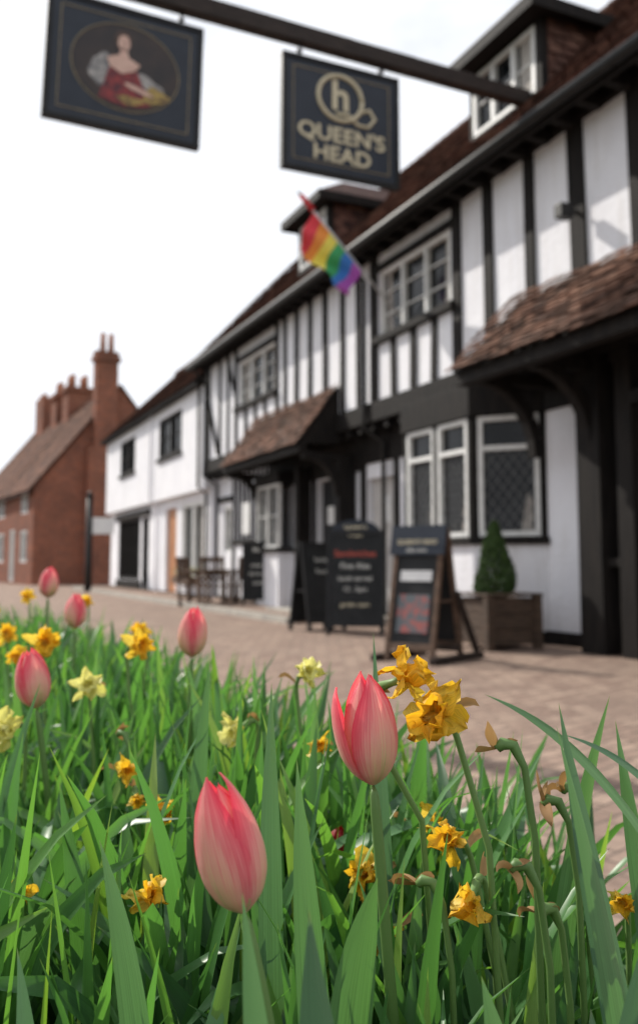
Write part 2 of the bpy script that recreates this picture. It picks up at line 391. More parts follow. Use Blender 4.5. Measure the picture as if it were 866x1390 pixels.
# bay window (canted)
Wb=M()
A_,B_,C_,D_=Vector((1.0,-.3,0)),Vector((1.6,.25,0)),Vector((3.1,.25,0)),Vector((3.55,-.3,0))
for (p,q,n_) in ((A_,B_,1),(B_,C_,2),(C_,D_,1)):
    ln=(q-p).length; ux=(q-p).normalized(); nn=Vector((-ux.y,ux.x,0))
    fr=(p,ux,nn)
    for mm in (Wb,T,Fm,Gl,Ld,Cu): mm.o,mm.ux,mm.n=fr
    m_=.07
    Wb.wall(0,ln,0,1.08,0); 
    T.box(-.02,ln+.02,-.1,.06,1.06,1.14); T.box(-.02,ln+.02,-.1,.05,2.50,2.86); T.box(0,ln,-.01,.02,0,.13)
    T.box(0,.06,-.1,.02,1.14,2.5); T.box(ln-.06,ln,-.1,.021,1.14,2.5)
    if n_==2: T.box(ln/2-.04,ln/2+.04,-.1,.022,1.14,2.5)
    segs=[(m_,ln-m_)] if n_==1 else [(m_,ln/2-.04),(ln/2+.04,ln-m_)]
    for (x0,x1) in segs:
        window(Cu,Fm,Gl,x0,x1,1.15,2.49,1,.03,.055,0,.08,transom=2.13)
        Cu.poly([(x0+.09,-.0475,1.2),(x0+.22,-.0475,1.2),(x0+.15,-.0475,1.62),(x0+.09,-.0475,1.55)])
        lattice(Ld,x0+.05,x1-.05,1.2,2.1,-.042,.12)
for mm in (Wb,T,Fm,Gl,Ld,Cu): mm.o,mm.ux,mm.n=Vector((0,0,0)),Vector((1,0,0)),Vector((0,1,0))
T.box(1.5,3.2,.0,.12,.98,1.058)
T.poly([(1.0,-.3,2.855),(1.6,.29,2.855),(3.1,.29,2.855),(3.55,-.3,2.855)])
Wb.build('bay_wall',M_white,pub)
Wm.wall(7.95,9.05,0,1.05,.05); Wm.poly([(7.95,.05,0),(7.95,-.3,0),(7.95,-.3,1.05),(7.95,.05,1.05)])
T.box(7.9,9.1,-.3,.12,1.05,1.13); T.box(7.9,9.1,-.3,.08,2.28,2.5)
window(Cu,Fm,Gl,7.95,9.05,1.14,2.28,2,.07,.04,1,.08,vb=1)
Dm=M()
Dm.box(4.36,5.19,-.44,-.39,.13,2.11)
for z0,z1 in ((.3,.95),(1.08,1.95)):
    for x0,x1 in ((4.44,4.74),(4.81,5.11)): Dm.box(x0,x1,-.392,-.38,z0,z1)
Dm.build('side_door',mat('door_paint',(.5,.48,.46),(.4,.38,.36),5,.5),pub,bevel=.004)
D2=M(); D2.box(5.76,7.04,-.44,-.4,.13,2.24)
for x0 in (5.84,6.45): 
    for z0,z1 in ((.25,.9),(1.0,2.1)): D2.box(x0,x0+.5,-.402,-.385,z0,z1)
D2.box(-2.19,-1.21,-.44,-.4,.11,2.19)
D2.build('entrance_doors',M_blackpaint,pub,bevel=.004)
nm=M(); nm.box(4.62,4.84,-.378,-.374,1.45,1.85); nm.box(6.55,6.8,-.383,-.378,1.5,1.8); nm.box(10.3,10.75,-.2649,-.25,1.45,2.1)
nm.build('notices',M_paper,pub)
window(Cu,Fm,Gl,-4.4,-2.8,.9,2.3,3,-.3,.05,1,.13); window(Cu,Fm,Gl,11.6,12.1,1.1,2.1,1,-.3,.05,1,.13)
ln=M(); ln.beam((.02,.03,4.33),(.02,.16,4.33),.03,.04); ln.box(-.04,.08,.12,.27,4.24,4.38)
ln.build('wall_floodlight',M_metal,pub,bevel=.01)

# dormers
slope=(8.9-5.35)/3.35
def rooft(z): return .35-(z-5.35)/slope
Ck=M(); Dr=M()
for (d0,d1) in ((.95,2.38),(6.65,7.98)):
    tf=-.35; zt=7.12; z0=5.98
    Wm.poly([(d0,tf-.06,z0),(d1,tf-.06,z0),(d1,tf-.06,zt),(d0,tf-.06,zt)])
    window(Cu,Fm,Gl,d0+.1,d1-.1,z0+.22,zt-.12,3,tf+.05,.055,1,.08,curt=[(d0+.2,d0+.45)])
    T.box(d0,d0+.1,tf-.08,tf+.02,z0-.1,zt); T.box(d1-.1,d1,tf-.08,tf+.02,z0-.1,zt); T.box(d0+.1,d1-.1,tf-.08,tf+.06,z0-.05,z0+.2); T.box(d0+.1,d1-.1,tf-.08,tf+.01,zt-.12,zt)
    for s_,sg in ((d0,-1),(d1,1)):
        tb=rooft(zt)
        Ck.poly([(s_,tf-.08,z0-.1),(s_,tf-.08,zt),(s_,tb-.1,zt)])
        r=0
        while r*.11<zt-z0-.05:
            zc=z0+r*.11; tb2=rooft(zc)
            tt=tf-.09-(.08 if r%2 else 0)
            while tt-.16>tb2:
                q=[(s_+sg*.03,tt,zc),(s_+sg*.03,tt-.155,zc),(s_+sg*.008,tt-.155,zc+.13),(s_+sg*.008,tt,zc+.13)]
                Ck.poly(q); tt-=.163
            r+=1
    e0,e1=d0-.2,d1+.2; ef=-.08; ez=7.16; md=(d0+d1)/2; az=7.78
    ap=(md,ef-.85,az); bk=(md,rooft(az)-.05,az); tb=rooft(ez)-.05
    Dr.poly([(e0,ef,ez),(e1,ef,ez),ap]); Dr.poly([(e0,ef,ez),ap,bk,(e0,tb,ez)]); Dr.poly([(e1,ef,ez),(e1,tb,ez),bk,ap])
    T.box(e0,e1,ef-.02,ef+.02,ez-.15,ez+.01); T.box(e0-.0,e0+.04,tb,ef-.021,ez-.15,ez+.01); T.box(e1-.04,e1,tb,ef-.021,ez-.15,ez+.01)
    T.poly([(e0,ef,ez-.1),(e1,ef,ez-.1),(e1,tb,ez-.1),(e0,tb,ez-.1)])
Ck.build('dormer_tile_hanging',M_tile,pub); Dr.build('dormer_roofs',M_rooftop,pub)
Wm.build('plaster_walls',M_white,pub); T.build('timber_frame',M_timber,pub,bevel=.006)
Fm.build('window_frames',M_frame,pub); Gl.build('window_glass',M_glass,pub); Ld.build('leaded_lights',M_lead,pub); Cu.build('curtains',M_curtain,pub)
Rf=M()
upv=Vector((0,-3.35,3.55)); lu=upv.length; upv.normalize()
tiles(Rf,Vector((SX0-.2,.37,5.37)),Vector((1,0,0)),upv,SX1-SX0+.45,lu,jit=.009)
Rf.build('roof_tiles',M_tile,pub)
Rb=M(); x0,x1=SX0-.18,SX1+.23
Rb.poly([(x0,.36,5.33),(x1,.36,5.33),(x1,-3,8.85),(x0,-3,8.85)]); Rb.poly([(x0,-3,8.87),(x1,-3,8.87),(x1,-6.5,5.3),(x0,-6.5,5.3)])
k=x0
while k<x1-.3:
    Rb.tube([(k,-3,8.86),(k+.31,-3,8.86)],[.10,.115],8); k+=.3
Rb.build('roof_back_and_ridge',M_rooftop,pub)
vb=M(); vb.beam((x1-.02,.34,5.3),(x1-.02,-3,8.82),.04,.16); vb.beam((x0+.02,.34,5.3),(x0+.02,-3,8.82),.04,.16); vb.build('bargeboards',M_timber,pub)
Ct=M()
u1=Vector((0,-.92,.98)); l1=u1.length; u1.normalize(); tiles(Ct,Vector((-5,.94,2.80)),Vector((1,0,0)),u1,6.02,l1,.165,.1,.012)
u2=Vector((0,-.74,1.0)); l2=u2.length; u2.normalize(); tiles(Ct,Vector((5.52,.75,2.65)),Vector((1,0,0)),u2,3.73,l2,.165,.1,.012)
Ct.build('canopy_tiles',M_tile2,pub)
st=M(); st.box(5.5,7.3,-.3,.55,0,.12); st.box(4.2,5.3,-.3,.1,0,.11); st.build('doorsteps',M_stone,pub,bevel=.01)

# ================================================================== flag
flag=root('rainbow_flag',P0,FANG)
pm=M(); pa=Vector((3.6,.03,4.2)); pb=Vector((4.02,1.32,5.86)); pm.tube([pa,pb],[.018,.014],8); pm.tube([pb,pb+(pb-pa).normalized()*.06],[.025,.008],8); pm.build('pole',mat('pole_paint',(.5,.5,.5),None,5,.4),flag,True)
cols=[(.75,.06,.08),(.86,.30,.06),(.88,.74,.12),(.06,.38,.14),(.05,.20,.58),(.42,.10,.46)]
fm=M(); nu,nv=24,18; hoist=1.04
ax=(pb-pa).normalized(); top=pb-ax*.30
V=[]
fly=Vector((.24,.26,-.62))
for i in range(nu+1):
    for j in range(nv+1):
        h=i/nu; f=j/nv
        q=top-ax*(h*hoist)+fly*(f*.74*(1-.25*h))
        q+=Vector((.8,-.4,.1))*(.11*math.sin(f*8+h*4.5)*f)+Vector((.3,.6,0))*(.08*math.sin(h*11+f*5)*f)
        V.append(q)
for i in range(nu):
    fm.cur=min(5,int(i/nu*6))
    fm.add([V[(i+a)*(nv+1)+j] for a in (0,1) for j in range(nv+1)],[(j,j+1,nv+1+j+1,nv+1+j) for j in range(nv)])
fob=fm.build('cloth',[mat('flag_%d'%i,c,tuple(x*.88 for x in c),8,.8) for i,c in enumerate(cols)],flag,True)
tm=M(); tm.tube([pb-ax*.28,pb-ax*.02],[.045,.035],8); tm.build('red_sleeve',mat('red_sleeve',(.6,.03,.04),None,5,.7),flag,True)

# ================================================================== white cottage
wc=root('white_cottage',P0,FANG)
Wm=M();T=M();Fm=M();Gl=M();Cu=M()
c0,c1=12.68,24.2
Wm.wall(c0,c1,2.55,5.05,0,[(14.6,16.9,3.65,4.72),(19.8,21.9,3.65,4.72)])
Wm.wall(c0,c1,0,2.55,-.2,[(13.3,15.2,.55,2.35),(15.7,16.8,.1,2.3),(18.7,19.5,.1,2.2),(19.8,22.9,.35,2.25)],.15)
Wm.poly([(c0,0,2.552),(c1,0,2.552),(c1,-.2,2.552),(c0,-.2,2.552)])
for s_ in (c0,c1): Wm.poly([(s_,-.2,0),(s_,-5,0),(s_,-5,2.56),(s_,-.2,2.56)]); Wm.poly([(s_,0,2.552),(s_,-5,2.552),(s_,-5,5.05),(s_,-2.5,7.6),(s_,0,5.05)])
Wm.poly([(c0,-5,0),(c1,-5,0),(c1,-5,5),(c0,-5,5)])
for o in ((14.6,16.9),(19.8,21.9)):
    window(Cu,T,Gl,o[0],o[1],3.65,4.72,2,0,.09,1,.09,vb=1); T.box(o[0]-.05,o[1]+.05,0,.07,3.56,3.645)
window(Cu,Fm,Gl,13.3,15.2,.55,2.35,2,-.2,.1,0,.12,curt=[(13.4,13.9)])
window(Cu,T,Gl,19.8,22.9,.35,2.25,4,-.2,.10,1,.12,curt=[(20.0,20.4),(21.6,21.8)])
window(Cu,T,Gl,18.7,19.5,.1,2.2,1,-.2,.12,0,.12)
T.box(18.5,23.1,-.2,-.10,2.255,2.42); T.box(19.6,23.0,-.2,-.14,.12,.34)
T.box(c0,c1,-.2,-.17,0,.12)
T.box(c0-.02,c1+.15,.02,.22,4.96,5.07)
T.tube([(12.95,.06,5),(12.95,.06,2.6),(12.95,-.14,2.45),(12.95,-.14,0)],.035,8)
Dd=M(); Dd.box(15.72,16.78,-.33,-.28,.1,2.29); Dd.box(15.95,16.55,-.279,-.265,1.3,2.1); Dd.build('door',M_door,wc)
Wm.tube([(17.6,.06,5),(17.6,.06,2.6),(17.6,-.14,2.45),(17.6,-.14,0)],.035,8)
Wm.build('walls',M_white,wc); T.build('trim',M_timber,wc); Fm.build('window_frames',M_frame,wc); Gl.build('glass',M_glass,wc); Cu.build('curtains',M_curtain,wc)
Rf=M(); u=Vector((0,-2.75,2.68)); l=u.length; u.normalize(); tiles(Rf,Vector((c0-.05,.25,5.05)),Vector((1,0,0)),u,c1-c0+.3,l,.25,.15)
Rf.build('roof_tiles',M_tile,wc)
Rb=M(); Rb.poly([(c0+.03,.24,5.02),(c1+.2,.24,5.02),(c1+.2,-2.5,7.72),(c0+.03,-2.5,7.72)]); Rb.poly([(c0+.03,-2.5,7.74),(c1+.2,-2.5,7.74),(c1+.2,-5.3,5),(c0+.03,-5.3,5)]); Rb.tube([(c0+.03,-2.5,7.72),(c1+.22,-2.5,7.72)],.11,8); Rb.build('roof_back',M_rooftop,wc)
fb=M(); fb.box(13.4,15.1,-.19,.08,.36,.54); fb.build('window_box',M_wood,wc)
fb=M()
for i in range(260):
    p=Vector((R(13.4,15.1),R(-.17,.1),.54+R(0,.2))); d=Vector((R(-1,1),R(-1,1),R(0,1))).normalized()*.07; e=Vector((d.y,-d.x,R(-.03,.03)))*.6; fb.cur=int(random.random()<.25); fb.add([p,p+d*.5+e*.5,p+d,p+d*.5-e*.5],[(0,1,2,3)])
fb.build('window_box_plants',[M_topiary,M_pale],wc)

# ================================================================== brick cottage
bc=root('brick_cottage',(-11.3,35,0),0)
gx=Vector((.862,.507,0)); gn=Vector((.507,-.862,0)); lx=Vector((-.507,.862,0)); lnn=Vector((-.862,-.507,0))
GW=6.8; GL=15; EZ=4.0; PZ=8.3
Wm=M((Vector((0,0,0)),gx,gn)); 
Wm.wall(0,GW,0,EZ,0,[]); Wm.poly([(0,0,EZ),(GW,0,EZ),(GW/2,0,PZ)])
Wm.poly([(GW,0,0),(GW,-GL,0),(GW,-GL,EZ),(GW,0,EZ)])
Wm.poly([(0,-GL,0),(GW,-GL,0),(GW,-GL,EZ),(GW/2,-GL,PZ),(0,-GL,EZ)])
Wm.box(2.0,3.4,.003,.55,0,5.6); Wm.box(2.25,3.15,.003,.5,5.6,9.2); Wm.box(2.15,3.25,-.05,.58,9.2,9.36); Wm.box(2.22,3.18,-.02,.52,9.36,9.6)
for y in (-6.6,-8.8): Wm.box(GW/2-.6,GW/2+.6,y-.5,y+.5,7.4,9.1); Wm.box(GW/2-.7,GW/2+.7,y-.6,y+.6,9.1,9.3)
Wm.box(GW/2-.5,GW/2+.5,-13.2,-11.6,7.4,9.7)
Wm.o,Wm.ux,Wm.n=Vector((0,0,0)),lx,lnn
wins=[(1.0,2.3,.9,2.2),(3.4,4.4,.1,2.3),(5.6,7.2,.9,2.2),(8.6,9.9,.9,2.2),(1.0,2.3,2.9,3.75),(5.6,7.2,2.9,3.75)]
Wm.wall(0,GL,0,EZ,0,wins)
Wm.build('brick_walls',M_brick,bc)
Fm=M((Vector((0,0,0)),lx,lnn)); Gl=M((Vector((0,0,0)),lx,lnn)); Cu=M()
for w in wins: window(Cu,Fm,Gl,*w,2,0,.09,1,.1)
Fm.build('window_frames',M_frame,bc); Gl.build('glass',M_glass,bc)
pt=M((Vector((0,0,0)),gx,gn)); pt.tube([(2.55,.25,9.6),(2.55,.25,10.4)],[.13,.10],10); pt.tube([(2.9,.25,9.6),(2.9,.25,10.4)],[.13,.10],10)
for y in (-6.4,-6.9,-8.6,-9.1,-12,-12.8):
    for x in (-.3,.3): pt.tube([(GW/2+x,y,9.3),(GW/2+x,y,9.95)],[.15,.12],8)
pt.build('chimney_pots',M_terracotta,bc,True)
Rf=M(); up=(gx*(GW/2+.25)+Vector((0,0,PZ-EZ+.3))); l=up.length; up.normalize()
tiles(Rf,-gx*.25+Vector((0,0,EZ-.25))+gn*.15,lx,up,GL+.3,l,.3,.2)
Rf.build('roof_tiles',M_tile3,bc)
Rb=M((Vector((0,0,0)),gx,gn)); Rb.poly([(-.25,.15,EZ-.38),(GW/2,.15,PZ-.1),(GW/2,-GL,PZ-.1),(-.25,-GL,EZ-.38)]); Rb.poly([(GW+.25,.15,EZ-.25),(GW/2,.15,PZ+.06),(GW/2,-GL,PZ+.06),(GW+.25,-GL,EZ-.25)]); Rb.build('roof_back',M_rooftop,bc)

# distant trees beyond the end of the street
dt=M()
for c in range(14):
    cx=-75+c*5.2+R(-1.5,1.5); cy=95+R(-6,6); hh=R(5,7.5)
    dt.cur=1; dt.tube([(cx,cy,0),(cx+.1,cy,hh*.4),(cx,cy,hh*.8)],[.3,.22,.08],7); dt.cur=0
    for i in range(420):
        d=Vector((R(-1,1),R(-1,1),R(-1,1)))
        if d.length>1: continue
        q=Vector((cx,cy,hh*.62))+Vector((d.x*2.8,d.y*2.8,d.z*hh*.38))*(1+.3*mnoise.noise(d*3+Vector((c,0,0)))); u_=Vector((R(-1,1),R(-1,1),R(-1,1))).normalized()*R(.2,.45); v_=u_.cross(Vector((R(-1,1),R(-1,1),R(-1,1)))).normalized()*R(.15,.35)
        dt.add([q-u_,q-v_,q+u_,q+v_],[(0,1,2,3)])
dt.build('distant_trees',[M_topiary,M_wood])

# ================================================================== pub signs + gallows beam
sg=root('hanging_sign_beam',W(1.2,0,0),rad(24.3))
bm=M(); 
for i in range(8):
    x=.35-i*.76; bm.beam((x,0,6.17+.012*i),(x-.765,0,6.17+.012*(i+1)),.13,.17+.004*i)
bm.tube([(-5.75,0,0),(-5.75,0,3.2),(-5.75,0,6.55)],[.13,.12,.10],12)
bm.build('beam',M_wood2,sg,bevel=.012)
M_gline=mat('dull_gold_line',(.30,.24,.14),(.2,.16,.1),20,.5)
def signboard(name,t0,t1,z0,z1,tilt=0):
    r=root(name,W(1.2,(t0+t1)/2,(z0+z1)/2),rad(24.3)); r.rotation_euler[1]=tilt
    w=(t1-t0)/2;h=(z1-z0)/2
    b=M(); b.box(-w+.05,w-.05,-.022,.022,-h+.05,h-.05); b.build('board',M_navy,r)
    f=M()
    f.box(-w,w,-.04,.04,h-.05,h); f.box(-w,w,-.04,.04,-h,-h+.05); f.box(-w,-w+.05,-.04,.04,-h+.05,h-.05); f.box(w-.05,w,-.04,.04,-h+.05,h-.05)
    for x in (-w*.7,w*.7): f.tube([(x,0,h),(x,0,h+.14)],.014,6); f.tube([(x-.03,0,h+.05),(x+.03,0,h+.05)],.02,6)
    f.build('frame',M_blackpaint,r,bevel=.006)
    g=M(); k=.12
    for y in (-.026,.026):
        e=.003
        for (x0_,x1_,zz0,zz1) in ((-w+k,w-k,h-k-.008,h-k),(-w+k,w-k,-h+k,-h+k+.008),(-w+k,-w+k+.008,-h+k+.008,h-k-.008),(w-k-.008,w-k,-h+k+.008,h-k-.008)):
            g.box(x0_,x1_,y-e,y+e,zz0,zz1)
    g.build('gold_line',M_gline,r)
    return r,w,h
r,w,h=signboard('pub_name_sign',1.39,2.73,4.78,6.0)
for sy,rz in ((-.026,0),(.026,math.pi)):
    fx=1 if rz==0 else -1
    text(r,'lettering',"QUEEN'S",(0,sy,-.17),.225,M_gold,(rad(90),0,rz),.004,sx=1.12,off=.018)
    text(r,'lettering_2',"HEAD",(0,sy,-.38),.225,M_gold,(rad(90),0,rz),.004,sx=1.12,off=.018)
    text(r,'monogram',"h",(-.02*fx,sy,.25),.44,M_gold,(rad(90),0,rz),.004,off=.02)
    rg=M(); cx,cz=-.02*fx,.24
    pts=[(cx+.25*math.cos(a),sy,cz+.24*math.sin(a)) for a in [i/28*2*math.pi for i in range(29)]]
    rg.tube(pts,.024,6); 
    rg.tube([(cx-.05*fx,sy,cz-.17),(cx+.10*fx,sy,cz-.17),(cx+.2*fx,sy,cz-.25),(cx+.32*fx,sy,cz-.25),(cx+.40*fx,sy,cz-.15),(cx+.33*fx,sy,cz-.06),(cx+.25*fx,sy,cz-.10)],.02,6)
    o=rg.build('monogram_ring',M_gold,r,True)
r,w,h=signboard('portrait_sign',3.56,5.01,4.8,6.02,rad(1.5))
def ell(m,cx,cz,rx,rz,y,n=32,wob=0,tilt=0):
    P=[]
    for i in range(n):
        a=2*math.pi*i/n; q=1+wob*math.sin(3*a+cx*9)+wob*.5*math.sin(7*a+cz*20)
        x=rx*q*math.cos(a); z=rz*q*math.sin(a)
        P.append((cx+x*math.cos(tilt)-z*math.sin(tilt),y,cz+x*math.sin(tilt)+z*math.cos(tilt)))
    m.poly(P)
def layer(nm_,mt,items,y):
    m=M()
    for it in items: 
        if isinstance(it,list): m.poly([(a,y,b) for a,b in it])
        else: ell(m,*it[:4],y,wob=it[4] if len(it)>4 else 0,tilt=it[5] if len(it)>5 else 0)
    m.build(nm_,mt,r)
ring=M(); pts=[(.50*math.cos(a),-.025,.02+.42*math.sin(a)) for a in [i/40*2*math.pi for i in range(41)]]; ring.tube(pts,.006,6); ring.build('oval_line',M_gline,r)
layer('painted_ground',M_brown,[(0,.02,.49,.41)],-.0245)
layer('painted_arms',M_lace,[(-.19,-.06,.14,.17,.10,.3),(.17,-.13,.19,.12,.12,-.2)],-.027)
layer('painted_dress',M_redp,[[(-.24,-.31),(-.18,-.1),(-.14,.04),(.0,-.01),(.09,.03),(.16,-.12),(.27,-.22),(.24,-.31),(0,-.36)]],-.0295)
layer('painted_sleeve',M_ochre,[(.28,-.20,.12,.08,.15,.2),(.05,-.29,.12,.04,.15,0)],-.032)
layer('painted_hair',M_hairp,[(-.035,.275,.078,.10,.06)],-.030)
layer('painted_skin',M_skin,[(-.03,.25,.056,.08),[(-.06,.2),(-.07,.13),(-.18,.08),(-.15,.0),(-.04,-.05),(.08,.0),(.13,.07),(.02,.12),(.0,.2)],(.12,-.17,.14,.024,.05,-.25)],-.0345)
layer('painted_features',M_hairp,[(-.05,.262,.009,.004),(-.010,.262,.009,.004),(-.03,.212,.013,.004)],-.0365)

# ================================================================== boards, planter, furniture
def aboard(name,loc,rz,w,h,lean,mframe,arch=False,txt=(),poster=False):
    r=root(name,loc,rz)
    f=M(); b=M()
    dy=math.tan(lean)*h
    for sgn in (-1,1):
        P=lambda x,z,off: (x,sgn*(dy*(1-z/h)+.03)+ (-off if sgn<0 else off),z)
        def slab(m,x0,x1,z0,z1,o0,o1):
            q=[m.p(*P(x,z,o)) for o in (o0,o1) for z in (z0,z1) for x in (x0,x1)]
            m.add(q,[(0,1,3,2),(4,6,7,5),(0,4,5,1),(2,3,7,6),(0,2,6,4),(1,5,7,3)])
        slab(b,-w/2+.04,w/2-.04,.12,h-.04,-.005,.005)
        slab(f,-w/2,-w/2+.045,0,h,-.02,.02); slab(f,w/2-.045,w/2,0,h,-.02,.02); slab(f,-w/2+.045,w/2-.045,h-.06,h,-.018,.018); slab(f,-w/2+.045,w/2-.045,.1,.16,-.018,.018)
        if sgn<0:
            if poster:
                pm=M(); slab(pm,-w/2+.09,w/2-.09,.25,h*.5,.006,.009); pm.build('poster',M_poster,r)
                pm=M(); slab(pm,-w/2+.09,w/2-.09,h*.60,h*.68,.006,.009); pm.build('title_strip',M_paper,r)
                f_h=M(); slab(f_h,-w/2-.03,w/2+.03,h*.8,h+.03,.021,.04); f_h.build('header_board',M_navy,r)
            for k,(s_,z,sz,mm) in enumerate(txt):
                y=-(dy*(1-z/h)+.03)-(.046 if poster and z>h*.8 else .014)
                text(r,'writing_%d'%k,s_,(0,y,z),sz,mm,(rad(90)-lean,0,0),.001)
    f.beam((-w/2+.02,-dy*.5,h*.45),(-w/2+.02,dy*.5,h*.45),.015,.02) ; f.beam((w/2-.02,-dy*.5,h*.45),(w/2-.02,dy*.5,h*.45),.015,.02)
    if arch:
        a=M()
        P=[(-.0+.9*w/2*math.cos(t_),-.034,h-.03+.16*math.sin(t_)) for t_ in [i/16*math.pi for i in range(17)]]
        k=len(P); a.add([Vector(p) for p in P]+[Vector((p[0],.0,p[2])) for p in P],[tuple(range(k)),tuple(range(2*k-1,k-1,-1))]+[(i,i+1,k+i+1,k+i) for i in range(k-1)])
        a.build('arched_header',M_navy,r)
    f.build('frame',mframe,r,bevel=.004); b.build('panel',M_chalk,r)
    return r
aboard('chalkboard_sign',(.45,10.9,0),rad(-6),.68,1.26,rad(10),M_blackpaint,True,
       [("Queen's",1.30,.085,M_gold),("Head",1.20,.08,M_gold),("Sandwiches",.97,.11,M_textr),("Fine Ales",.82,.10,M_text),("lunch served",.67,.08,M_text),("12 - 3pm",.54,.08,M_text),("garden open",.36,.07,M_gold)])
aboard('chalkboard_sign',(-.02,11.5,0),rad(38),.6,1.12,rad(9),M_blackpaint,False,[("Sunday",.9,.08,M_text),("Roasts",.75,.08,M_text)])
r=aboard('easel_menu_sign',(.93,7.95,0),rad(-38),.50,1.16,rad(11),M_wood,False,[("QUEEN'S HEAD",1.04,.06,M_gold),("daily menu",.97,.05,M_text)],True)
f=M(); f.beam((-.3,-.36,.03),(-.3,.5,.03),.06,.06); f.beam((.3,-.36,.03),(.3,.5,.03),.06,.06); f.beam((-.3,.1,.11),(.3,.1,.11),.05,.05); f.beam((-.3,.42,.06),(-.3,.06,.6),.045,.05); f.beam((.3,.42,.06),(.3,.06,.6),.045,.05)
f.build('feet',M_wood2,r,bevel=.005)
r=root('framed_menu_board',(-1.08,16.4,0),rad(-2))
f=M(); f.box(-.33,-.28,-.03,.03,0,1.25); f.box(.28,.33,-.03,.03,0,1.25); f.box(-.28,.28,-.028,.028,1.19,1.25); f.box(-.28,.28,-.028,.028,.18,.23); f.box(-.28,.28,-.028,.028,.98,1.02); f.beam((-.3,-.2,.03),(-.3,.2,.03),.05,.05); f.beam((.3,-.2,.03),(.3,.2,.03),.05,.05); f.build('frame',M_blackpaint,r)
b=M(); b.box(-.28,.28,-.012,.012,.23,1.19); b.build('panel',M_chalk,r)
text(r,'heading',"Menu",(0,-.016,1.1),.13,M_text); text(r,'line_1',"steak pie",(0,-.016,.82),.1,M_text); text(r,'line_2',"fish & chips",(0,-.016,.66),.09,M_text); text(r,'line_3',"scampi",(0,-.016,.5),.1,M_text)
def chair(loc,rz):
    r=root('wooden_chair',loc,rz); m=M()
    for x in (-.22,.22):
        m.beam((x,-.22,0),(x,-.22,.64),.05,.05); m.beam((x,.22,0),(x,.30,.98),.05,.05); m.beam((x,-.25,.66),(x,.27,.66),.07,.03); m.beam((x,-.2,.18),(x,.22,.18),.03,.04)
    for i in range(5): m.box(-.2,.2,-.23+i*.09,-.23+i*.09+.075,.42,.445)
    m.beam((-.22,.295,.93),(.22,.295,.93),.03,.09); m.beam((-.22,.255,.55),(.22,.255,.55),.03,.05)
    for i in range(5): m.beam((-.16+i*.08,.26,.57),(-.16+i*.08,.292,.9),.02,.035)
    m.build('frame',M_wood,r,bevel=.004)
chair((-1.95,16.7,0),rad(20)); chair((-1.5,17.1,0),rad(-30)); chair((-2.45,17.7,0),rad(70))
r=root('garden_table',(-2.1,17.4,0),rad(24)); m=M()
for i in range(6): m.box(-.45+i*.15,-.45+i*.15+.135,-.45,.45,.70,.735)
for x in (-.35,.35):
    for y in (-.35,.35): m.box(x-.035,x+.035,y-.035,y+.035,0,.698)
m.box(-.36,.36,-.02,.02,.62,.698); m.build('frame',M_wood,r)
r=root('topiary_planter',(1.80,9.1,0),rad(24.3)); m=M()
hw=.29
for k in range(3):
    z0=.05+k*.155
    m.box(-hw,hw,-hw,-hw+.03,z0,z0+.148); m.box(-hw,hw,hw-.03,hw,z0,z0+.148); m.box(-hw,-hw+.03,-hw+.03,hw-.03,z0,z0+.148); m.box(hw-.03,hw,-hw+.03,hw-.03,z0,z0+.148)
for x in (-hw,hw):
    for y in (-hw,hw): m.box(x-.04,x+.04,y-.04,y+.04,0,.53)
m.box(-hw-.05,hw+.05,-hw-.05,-hw+.04,.531,.555); m.box(-hw-.05,hw+.05,hw-.04,hw+.05,.531,.555); m.box(-hw-.05,-hw+.04,-hw+.04,hw-.04,.531,.555); m.box(hw-.04,hw+.05,-hw+.04,hw-.04,.531,.555)
m.build('wooden_box',mat('planter_wood',(.10,.065,.045),(.05,.035,.025),8,.7,.5,25,.3,(1,1,6)),r,bevel=.006)
m=M(); m.box(-hw+.03,hw-.03,-hw+.03,hw-.03,.42,.47); m.build('compost',M_soil,r)
m=M(); m.tube([(0,0,.45),(0,0,1.15)],[.02,.008],6); m.build('trunk',M_wood,r)
m=M()
for i in range(9000):
    z=random.random()**1.25; prof=min(1,(1-z)*1.25+.06)**.8*min(1,.7+z*3)
    rr=.20*prof*(.6+.45*random.random()**.5)
    a=R(0,6.283); rr*=1+.10*math.sin(a*3+z*9)
    p=Vector((rr*math.cos(a),rr*math.sin(a),.52+z*.76)); d=Vector((R(-1,1),R(-1,1),R(-.3,1))).normalized(); e=d.cross(Vector((R(-1,1),R(-1,1),R(-1,1)))).normalized(); s_=R(.014,.026)
    m.add([p-e*s_*.5,p+d*s_*.9,p+e*s_*.5,p-d*s_*.6],[(0,1,2,3)])
m.build('conical_box_bush',M_topiary,r)
r=root('street_sign_post',(-7.0,27.0,0),0); m=M(); m.tube([(0,0,0),(0,0,.9),(0,0,2.9)],[.12,.10,.09],10); m.tube([(0,0,2.9),(0,0,3.05)],[.13,.03],10); m.build('post',M_metal,r,True)
m=M(); m.box(.1,.75,-.02,.02,1.75,2.25); m.build('plate',M_paper,r)

